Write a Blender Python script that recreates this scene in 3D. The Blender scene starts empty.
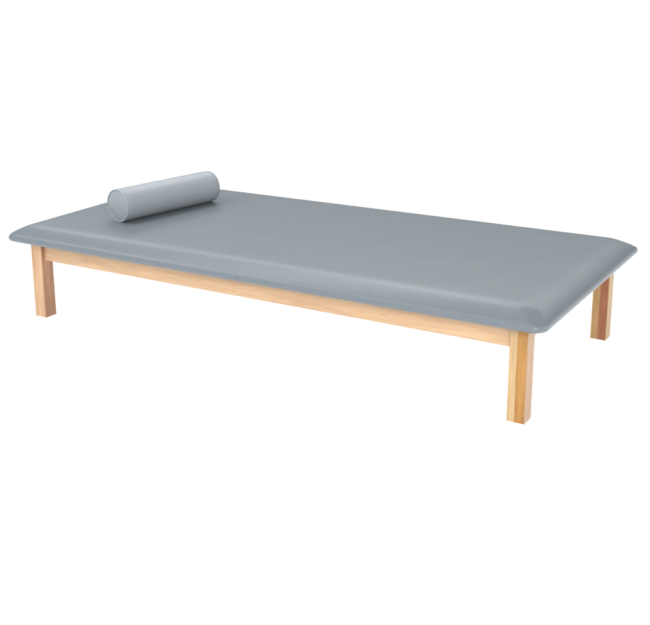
import bpy, bmesh, math, random
from mathutils import Vector, Matrix
random.seed(7)
S = bpy.context.scene
C = S.collection

# ------------------------------------------------------------ camera
AZ, EL, DIST, TX, TY, ROLL = -0.56694, 0.25574, 3.73149, 0.02833, -0.25324, -0.01245
F_PX, CX, CY = 1069.986, 281.397, 238.965          # fitted on the 650 x 625 photograph
fwd = Vector((math.sin(AZ)*math.cos(EL), math.cos(AZ)*math.cos(EL), -math.sin(EL)))
r0 = fwd.cross(Vector((0, 0, 1))).normalized(); u0 = r0.cross(fwd)
rt = math.cos(ROLL)*r0 + math.sin(ROLL)*u0
up = -math.sin(ROLL)*r0 + math.cos(ROLL)*u0
loc = Vector((TX, TY, .4)) - fwd*DIST
cd = bpy.data.cameras.new('camera'); cam = bpy.data.objects.new('camera', cd); C.objects.link(cam)
M = Matrix((rt, up, -fwd)).transposed().to_4x4(); M.translation = loc
cam.matrix_world = M
cd.sensor_width = 36; cd.lens = F_PX/650*36
cd.shift_x = (325-CX)/650; cd.shift_y = (CY-312.5)/650
cd.clip_start = .05; cd.clip_end = 500
S.camera = cam

# ------------------------------------------------------------ studio light: an added world glow, two softboxes
w = bpy.data.worlds.new('World'); S.world = w; w.use_nodes = True
nt = w.node_tree; bg = nt.nodes['Background']
tc = nt.nodes.new('ShaderNodeTexCoord'); sp = nt.nodes.new('ShaderNodeSeparateXYZ')
nt.links.new(tc.outputs['Generated'], sp.inputs[0])
# world dimmed towards the rear; glow added below keeps the floor white, without shadows
rear = nt.nodes.new('ShaderNodeMapRange'); rear.interpolation_type = 'SMOOTHSTEP'
rear.inputs['From Min'].default_value = -.6; rear.inputs['From Max'].default_value = .7
rear.inputs['To Min'].default_value = 1.0; rear.inputs['To Max'].default_value = .36
nt.links.new(sp.outputs['Y'], rear.inputs['Value'])
below = nt.nodes.new('ShaderNodeMapRange')
below.inputs['From Min'].default_value = -.05; below.inputs['From Max'].default_value = 0
below.inputs['To Min'].default_value = 1; below.inputs['To Max'].default_value = 0
nt.links.new(sp.outputs['Z'], below.inputs['Value'])
mx = nt.nodes.new('ShaderNodeMix'); mx.data_type = 'FLOAT'
nt.links.new(below.outputs[0], mx.inputs['Factor'])
nt.links.new(rear.outputs[0], mx.inputs['A']); mx.inputs['B'].default_value = 2.2
bg.inputs['Color'].default_value = (1, 1, 1, 1)
nt.links.new(mx.outputs['Result'], bg.inputs['Strength'])

def area(name, p, target, sx, sy, power, col=(1, 1, 1)):
    d = bpy.data.lights.new(name, 'AREA'); d.shape = 'RECTANGLE'; d.size = sx; d.size_y = sy
    d.energy = power; d.color = col
    o = bpy.data.objects.new(name, d); C.objects.link(o); o.location = p
    o.rotation_euler = (Vector(target)-Vector(p)).to_track_quat('-Z', 'Y').to_euler()
    return o
area('softbox_front', (3.1, -4.3, 2.3), (-.3, -.2, .35), 1.6, 1.1, 205, (1, .985, .955))
area('strip_front', (-2.4, -2.7, 2.9), (0, -.5, .35), 4.2, .5, 62)
area('softbox_overhead', (-1.5, .2, 3.3), (-.2, -.3, .35), 5.5, 1.1, 92)
area('strip_rear', (-1.3, 2.8, 2.6), (0, -.3, .35), 6.5, 1.1, 68)
area('strip_right', (3.8, .6, 1.5), (.9, 0, .35), 2.4, .8, 36)

S.view_settings.view_transform = 'Standard'; S.view_settings.look = 'None'
S.view_settings.exposure = 0; S.view_settings.gamma = 1
S.cycles.max_bounces = 8

# ------------------------------------------------------------ helpers
def obj(name, bm, mats, parent=None, smooth=True):
    bmesh.ops.recalc_face_normals(bm, faces=bm.faces)
    me = bpy.data.meshes.new(name); bm.to_mesh(me); bm.free()
    for m in (mats if isinstance(mats, (list, tuple)) else [mats]): me.materials.append(m)
    if smooth:
        for p in me.polygons: p.use_smooth = True
    o = bpy.data.objects.new(name, me); C.objects.link(o)
    if parent: o.parent = parent
    return o

def board(bm, lo, hi, bev=.0012, mi=0, seg=3):
    """a bevelled box appended to bm"""
    t = bmesh.new(); bmesh.ops.create_cube(t, size=1)
    lo, hi = Vector(lo), Vector(hi)
    for v in t.verts: v.co = Vector(((lo[i]+hi[i])/2 + v.co[i]*(hi[i]-lo[i]) for i in range(3)))
    bmesh.ops.bevel(t, geom=t.edges[:], offset=bev, segments=seg, profile=.5, affect='EDGES')
    for f in t.faces: f.material_index = mi
    tm = bpy.data.meshes.new('t'); t.to_mesh(tm); t.free()
    bm.from_mesh(tm); bpy.data.meshes.remove(tm)

def loft(bm, loops, cap0=True, cap1=True):
    vs = [[bm.verts.new(p) for p in L] for L in loops]
    for a, b in zip(vs, vs[1:]):
        n = len(a)
        for i in range(n): bm.faces.new((a[i], a[(i+1) % n], b[(i+1) % n], b[i]))
    if cap0: bm.faces.new(vs[0])
    if cap1: bm.faces.new(vs[-1])

def wood(name, c1, c2, axis='Z', streak=.5, rough=.38, seed=0.):
    m = bpy.data.materials.new(name); m.use_nodes = True
    n = m.node_tree; b = n.nodes['Principled BSDF']; L = n.links
    tc = n.nodes.new('ShaderNodeTexCoord'); mp = n.nodes.new('ShaderNodeMapping')
    sc = {'X': (1.2, 22, 22), 'Y': (22, 1.2, 22), 'Z': (22, 22, 1.2)}[axis]
    mp.inputs['Scale'].default_value = sc; mp.inputs['Location'].default_value = (seed, seed*.7, seed*1.3)
    L.new(tc.outputs['Object'], mp.inputs[0])
    n1 = n.nodes.new('ShaderNodeTexNoise'); n1.inputs['Scale'].default_value = 1.6
    n1.inputs['Detail'].default_value = 8; n1.inputs['Roughness'].default_value = .62; n1.inputs['Distortion'].default_value = .9
    L.new(mp.outputs[0], n1.inputs['Vector'])
    n2 = n.nodes.new('ShaderNodeTexNoise'); n2.inputs['Scale'].default_value = 9
    n2.inputs['Detail'].default_value = 5; L.new(mp.outputs[0], n2.inputs['Vector'])
    n3 = n.nodes.new('ShaderNodeTexNoise'); n3.inputs['Scale'].default_value = 3.2; n3.inputs['Detail'].default_value = 3
    L.new(tc.outputs['Object'], n3.inputs['Vector'])
    def mul(a, k, off=0.):
        q = n.nodes.new('ShaderNodeMath'); q.operation = 'MULTIPLY_ADD'
        L.new(a, q.inputs[0]); q.inputs[1].default_value = k; q.inputs[2].default_value = off; return q.outputs[0]
    def add(a, c):
        q = n.nodes.new('ShaderNodeMath'); q.operation = 'ADD'; L.new(a, q.inputs[0]); L.new(c, q.inputs[1]); return q.outputs[0]
    f = add(add(mul(n1.outputs[0], 2.2*streak, -1.1*streak), mul(n2.outputs[0], 1.7*streak, -.85*streak)), mul(n3.outputs[0], 1.1*streak, .5-.55*streak))
    po = n.nodes.new('ShaderNodeTexNoise'); po.inputs['Scale'].default_value = 26; po.inputs['Detail'].default_value = 2
    L.new(mp.outputs[0], po.inputs['Vector'])
    pr = n.nodes.new('ShaderNodeMapRange'); pr.inputs['From Min'].default_value = .58; pr.inputs['From Max'].default_value = .72
    pr.inputs['To Max'].default_value = -.45*streak; L.new(po.outputs[0], pr.inputs['Value'])
    kn = n.nodes.new('ShaderNodeTexVoronoi'); kn.inputs['Scale'].default_value = 1.0
    km = n.nodes.new('ShaderNodeMapping'); km.inputs['Scale'].default_value = [{1.2: 5, 22: 26}[v] for v in sc]
    km.inputs['Location'].default_value = (seed*3, seed, seed*2)
    L.new(tc.outputs['Object'], km.inputs[0]); L.new(km.outputs[0], kn.inputs['Vector'])
    kr = n.nodes.new('ShaderNodeMapRange'); kr.inputs['From Min'].default_value = .05; kr.inputs['From Max'].default_value = .16
    kr.inputs['To Min'].default_value = -.55; kr.inputs['To Max'].default_value = 0; L.new(kn.outputs['Distance'], kr.inputs['Value'])
    f = add(add(f, pr.outputs[0]), kr.outputs[0])
    cr = n.nodes.new('ShaderNodeValToRGB'); L.new(f, cr.inputs[0])
    cr.color_ramp.elements[0].color = (*c1, 1); cr.color_ramp.elements[1].color = (*c2, 1)
    cr.color_ramp.elements[0].position = .1; cr.color_ramp.elements[1].position = .9
    L.new(cr.outputs[0], b.inputs['Base Color'])
    b.inputs['Roughness'].default_value = rough
    b.inputs['Specular IOR Level'].default_value = .35
    bp = n.nodes.new('ShaderNodeBump'); bp.inputs['Strength'].default_value = .12; bp.inputs['Distance'].default_value = .001
    L.new(n1.outputs[0], bp.inputs['Height']); L.new(bp.outputs[0], b.inputs['Normal'])
    return m

def vinyl(name, col, rough=.42, wave=.0015, spec=.4, mottle=.075):
    m = bpy.data.materials.new(name); m.use_nodes = True
    n = m.node_tree; b = n.nodes['Principled BSDF']; L = n.links
    tc = n.nodes.new('ShaderNodeTexCoord')
    big = n.nodes.new('ShaderNodeTexNoise'); big.inputs['Scale'].default_value = 5; big.inputs['Detail'].default_value = 2
    L.new(tc.outputs['Object'], big.inputs['Vector'])
    grain = n.nodes.new('ShaderNodeTexVoronoi'); grain.feature = 'SMOOTH_F1'; grain.inputs['Scale'].default_value = 330
    L.new(tc.outputs['Object'], grain.inputs['Vector'])
    gn = n.nodes.new('ShaderNodeTexNoise'); gn.inputs['Scale'].default_value = 210; gn.inputs['Detail'].default_value = 3
    L.new(tc.outputs['Object'], gn.inputs['Vector'])
    mot = n.nodes.new('ShaderNodeMix'); mot.data_type = 'RGBA'
    mot.inputs['A'].default_value = (*[c*(1-mottle) for c in col], 1); mot.inputs['B'].default_value = (*[c*(1+mottle) for c in col], 1)
    mr = n.nodes.new('ShaderNodeMapRange'); mr.inputs['From Min'].default_value = .3; mr.inputs['From Max'].default_value = .7
    L.new(gn.outputs[0], mr.inputs['Value']); L.new(mr.outputs[0], mot.inputs['Factor'])
    L.new(mot.outputs['Result'], b.inputs['Base Color'])
    r = n.nodes.new('ShaderNodeMapRange'); r.inputs['To Min'].default_value = rough-.05; r.inputs['To Max'].default_value = rough+.06
    L.new(gn.outputs[0], r.inputs['Value']); L.new(r.outputs[0], b.inputs['Roughness'])
    b.inputs['Specular IOR Level'].default_value = spec
    b1 = n.nodes.new('ShaderNodeBump'); b1.inputs['Strength'].default_value = .24; b1.inputs['Distance'].default_value = .0006
    L.new(grain.outputs['Distance'], b1.inputs['Height'])
    b2 = n.nodes.new('ShaderNodeBump'); b2.inputs['Strength'].default_value = .3; b2.inputs['Distance'].default_value = wave*3
    L.new(big.outputs[0], b2.inputs['Height']); L.new(b1.outputs[0], b2.inputs['Normal'])
    L.new(b2.outputs[0], b.inputs['Normal'])
    return m

# ------------------------------------------------------------ floor: one white sheet, made translucent to glow from the added light below
m = bpy.data.materials.new('white_backlit'); m.use_nodes = True
n = m.node_tree; n.nodes.remove(n.nodes['Principled BSDF'])
df = n.nodes.new('ShaderNodeBsdfDiffuse'); df.inputs['Color'].default_value = (.9, .9, .9, 1)
tl = n.nodes.new('ShaderNodeBsdfTranslucent'); tl.inputs['Color'].default_value = (.92, .92, .92, 1)
ms = n.nodes.new('ShaderNodeMixShader'); ms.inputs[0].default_value = .5
n.links.new(df.outputs[0], ms.inputs[1]); n.links.new(tl.outputs[0], ms.inputs[2])
n.links.new(ms.outputs[0], n.nodes['Material Output'].inputs[0])
bm = bmesh.new(); bmesh.ops.create_grid(bm, x_segments=8, y_segments=8, size=90)
fl = obj('floor', bm, m, smooth=False); fl['kind'] = 'structure'

# ------------------------------------------------------------ table
L_, W_ = 2.13, 1.0350
IX, IY, LW, H = .0678, .0705, .0566, .3098
AH, AX, T = .0795, .013, .061
X, Y = L_/2-IX, W_/2-IY

table = bpy.data.objects.new('treatment_table', None); C.objects.link(table)
table['label'] = 'low wide treatment table with grey vinyl padded top and four blond wooden legs'
table['category'] = 'treatment table'

vin = vinyl('grey_vinyl', (.120, .142, .158), rough=.35, spec=.33, wave=.0028)
vin2 = vinyl('bolster_vinyl', (.225, .248, .268), wave=.002, mottle=.03, rough=.4, spec=.3)
vin3 = vinyl('piping_vinyl', (.225, .252, .272), wave=.0, mottle=.0, rough=.34)

# padded top: profile of (distance in from the edge, height) swept round a rectangle
PK = [(.020, 0), (.008, .0015), (.0018, .0068), (0, .014), (.0016, .0212), (.0055, .0282), (.012, .0338), (.026, .0420),
      (.043, .0502), (.059, .0560), (.074, .0590), (.092, .0604), (.115, .0609), (.16, .061)]
def cr(P, k, t):
    a, b, c, d = P[max(k-1, 0)], P[k], P[k+1], P[min(k+2, len(P)-1)]
    return tuple(.5*(2*b[i]+(c[i]-a[i])*t+(2*a[i]-5*b[i]+4*c[i]-d[i])*t*t+(3*b[i]-a[i]-3*c[i]+d[i])*t**3) for i in (0, 1))
prof = [cr(PK, k, j/3) for k in range(len(PK)-1) for j in range(3)] + [PK[-1]]
def h(d):
    if d >= PK[-1][0]: return T
    for (a, za), (b, zb) in zip(PK[6:], PK[7:]):
        if a <= d <= b: return za+(zb-za)*(d-a)/(b-a)
    return PK[6][1]
def rrect(s, r, z, zf=None, ns=40, nc=10):
    a, b = L_/2-s, W_/2-s; out = []
    cs = [((a-r, -b+r), -90), ((a-r, b-r), 0), ((-a+r, b-r), 90), ((-a+r, -b+r), 180)]
    for i, ((cx, cy), a0) in enumerate(cs):
        for j in range(nc+1):
            t = math.radians(a0+90*j/nc); out.append((cx+r*math.cos(t), cy+r*math.sin(t)))
        (nx, ny), na = cs[(i+1) % 4]; t = math.radians(na)
        p, q = out[-1], (nx+r*math.cos(t), ny+r*math.sin(t))
        for j in range(1, ns):
            # denser towards the corners
            e = .5-.5*math.cos(math.pi*j/ns)
            out.append((p[0]+(q[0]-p[0])*e, p[1]+(q[1]-p[1])*e))
    res = []
    for x, y in out:
        zz = z
        if zf: zz = zf(x, y, z)
        res.append((x, y, zz))
    return res
Z0 = PK[3][1]
UP = [q for k, q in enumerate(prof) if k >= 9]          # nose (d = 0, z = Z0) up to the flat
def A_(d):
    if d >= UP[-1][0]: return 1.
    for (a, za), (b, zb) in zip(UP, UP[1:]):
        if d <= b: return max(1e-5, (za+(zb-za)*max(0, d-a)/(b-a)-Z0)/(T-Z0))
    return 1.
CR = .040
def corner(s, x, y):
    """the top falls away towards both edges at a corner, without a hollow"""
    dx, dy = L_/2-abs(x), W_/2-abs(y)
    if dx < s+CR and dy < s+CR:
        ct, st = 1-(dx-s)/CR, 1-(dy-s)/CR
        k = .293*CR*2*ct*st*math.exp(-s/.05)
        dx, dy = max(s, dx-k), max(s, dy-k)
    a, b = A_(dx), A_(dy)
    return Z0+(T-Z0)*(a**-1.5+b**-1.5-1)**(-1/1.5)
loops = []
for i, (s_, z) in enumerate(prof):
    P = rrect(s_, CR, z)
    loops.append(P if i <= 9 else [(x, y, corner(s_, x, y)) for x, y, _ in P])
bm = bmesh.new(); loft(bm, loops)
pad = obj('padded_top', bm, vin, table); pad.location = (0, 0, H)

# timber
W_rail = wood('rail_maple', (.395, .242, .138), (.53, .358, .218), 'X', .62, seed=1)
W_end = wood('end_rail_maple', (.38, .25, .15), (.47, .33, .21), 'Y', .45, seed=5)
W_cream = wood('leg_cream', (.35, .225, .112), (.46, .32, .17), 'Z', .8, seed=2)
W_amber = wood('leg_amber', (.25, .115, .026), (.42, .225, .065), 'Z', .6, seed=3)
W_peach = wood('leg_peach', (.365, .215, .115), (.49, .315, .19), 'Z', .75, seed=8)
W_tan = wood('leg_tan', (.27, .150, .055), (.37, .225, .095), 'Z', .7, seed=4)
W_red = wood('leg_redbrown', (.18, .058, .026), (.28, .105, .050), 'Z', .9, seed=6)
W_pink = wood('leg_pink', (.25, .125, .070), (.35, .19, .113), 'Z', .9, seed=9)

W_edge = wood('leg_edge', (.31, .185, .105), (.39, .245, .145), 'Z', .8, seed=11)
def leg(x0, y0, split, mats, label=None):
    """glued up from a left board, a right board and an outer end board; local origin at the leg's foot"""
    bm = bmesh.new(); g = .0001
    t = .0035
    xs = split*LW
    board(bm, (0, 0, 0), (xs-g, LW, H-.001), mi=0)
    board(bm, (xs, 0, 0), (LW-t-g, LW, H-.001), bev=.0008, mi=1)
    board(bm, (LW-t, 0, 0), (LW, LW, H-.001), mi=2)
    o = obj('leg', bm, mats, table, smooth=False); o.location = (x0, y0, 0)
    if label: o['label'] = label
    return o
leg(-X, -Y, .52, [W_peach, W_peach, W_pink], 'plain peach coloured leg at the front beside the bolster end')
leg(X-LW, -Y, .42, [W_cream, W_amber, W_edge], 'leg with a cream board glued beside an amber board')
leg(X-LW, Y-LW, .47, [W_tan, W_red, W_tan], 'leg with a dark reddish brown board between tan boards')
leg(-X, Y-LW, .5, [W_peach, W_cream, W_peach])

for sy in (-1, 1):
    bm = bmesh.new()
    y1 = sy*(Y-AX); y0 = sy*(Y-AX-.020)
    board(bm, (-X+LW+.0002, min(y0, y1), 0), (X-LW-.0002, max(y0, y1), AH-.005), bev=.0015)
    o = obj('side_rail', bm, W_rail, table, smooth=False); o.location = (0, 0, H-AH)
for sx in (-1, 1):
    bm = bmesh.new()
    x1 = sx*(X-.030); x0 = sx*(X-.050)
    board(bm, (min(x0, x1), -Y+LW+.0002, 0), (max(x0, x1), Y-LW-.0002, AH-.005), bev=.0015)
    o = obj('end_rail', bm, W_end, table, smooth=False); o.location = (0, 0, H-AH)

# ------------------------------------------------------------ bolster
R, BL, ANG = .0648, .480, .1850
bol = bpy.data.objects.new('bolster', None); C.objects.link(bol)
bol.location = (-.718, -.247, H+T-.0012); bol.rotation_euler = (0, 0, -ANG)     # local +Y runs along the roll
bol['label'] = 'small grey vinyl bolster pillow with piped round ends lying on the padded top'
bol['category'] = 'bolster'
NA = 96
def notch(t, amt):
    """the near end cap is pinched in at its lower left"""
    d = (t-math.radians(226)+math.pi) % (2*math.pi)-math.pi
    return 1-amt*math.exp(-abs(d/.27)**2.6)*.13
def ring(y, r, amt=0., wob=0.):
    out = []
    for i in range(NA):
        t = 2*math.pi*i/NA
        rr = r*notch(t, amt)*(1+wob*math.sin(3*t+y*9)*.5+wob*math.sin(5*t-y*17+1)*.4)
        z = R+rr*math.sin(t)
        # pressed lightly into the pad along the contact line
        z = max(z, .0008)
        out.append((rr*math.cos(t), y, z))
    return out
bm = bmesh.new(); Ls = []
for y, r in ((.000, .930), (.002, .955), (.005, .978), (.010, .992), (.018, .999)): Ls.append(ring(y, R*r, max(0, 1-y/.03), .002))
for k in range(1, 24):
    y = .018+(BL-.036)*k/24; Ls.append(ring(y, R*(1+.004*math.sin(k*.9)), max(0, 1-y/.03), .003))
for y, r in ((.018, .995), (.011, .985), (.006, .965), (.002, .935), (.0, .90)): Ls.append(ring(BL-y, R*r, 0, .002))
loft(bm, Ls); obj('cover', bm, vin2, bol)
def pipe(y, amt, rr, pr):
    bm = bmesh.new(); rows = []
    for i in range(NA):
        t = 2*math.pi*i/NA; r = R*rr*notch(t, amt)
        rows.append([bm.verts.new(((r+pr*math.cos(a))*math.cos(t), y+pr*math.sin(a), max(.001, R+(r+pr*math.cos(a))*math.sin(t))))
                     for a in [2*math.pi*j/10 for j in range(10)]])
    for i in range(NA):
        A, B = rows[i], rows[(i+1) % NA]
        for j in range(10): bm.faces.new((A[j], A[(j+1) % 10], B[(j+1) % 10], B[j]))
    return obj('piping', bm, vin3, bol)
pipe(-.0014, 1, .958, .0029); pipe(BL+.0014, 0, .928, .0029)
def cap(y, s, amt, rr):
    bm = bmesh.new(); Ls = []
    for k in range(9):
        f = k/9; r = R*rr*(1-f)
        Ls.append(ring(y+s*(.0005+.0055*(1-(1-f)**3)), r, amt*(1-f)))
    loft(bm, Ls, cap0=False); return obj('end_cap', bm, vin2, bol)
cap(-.0006, -1, 1, .935); cap(BL+.001, 1, 0, .915)
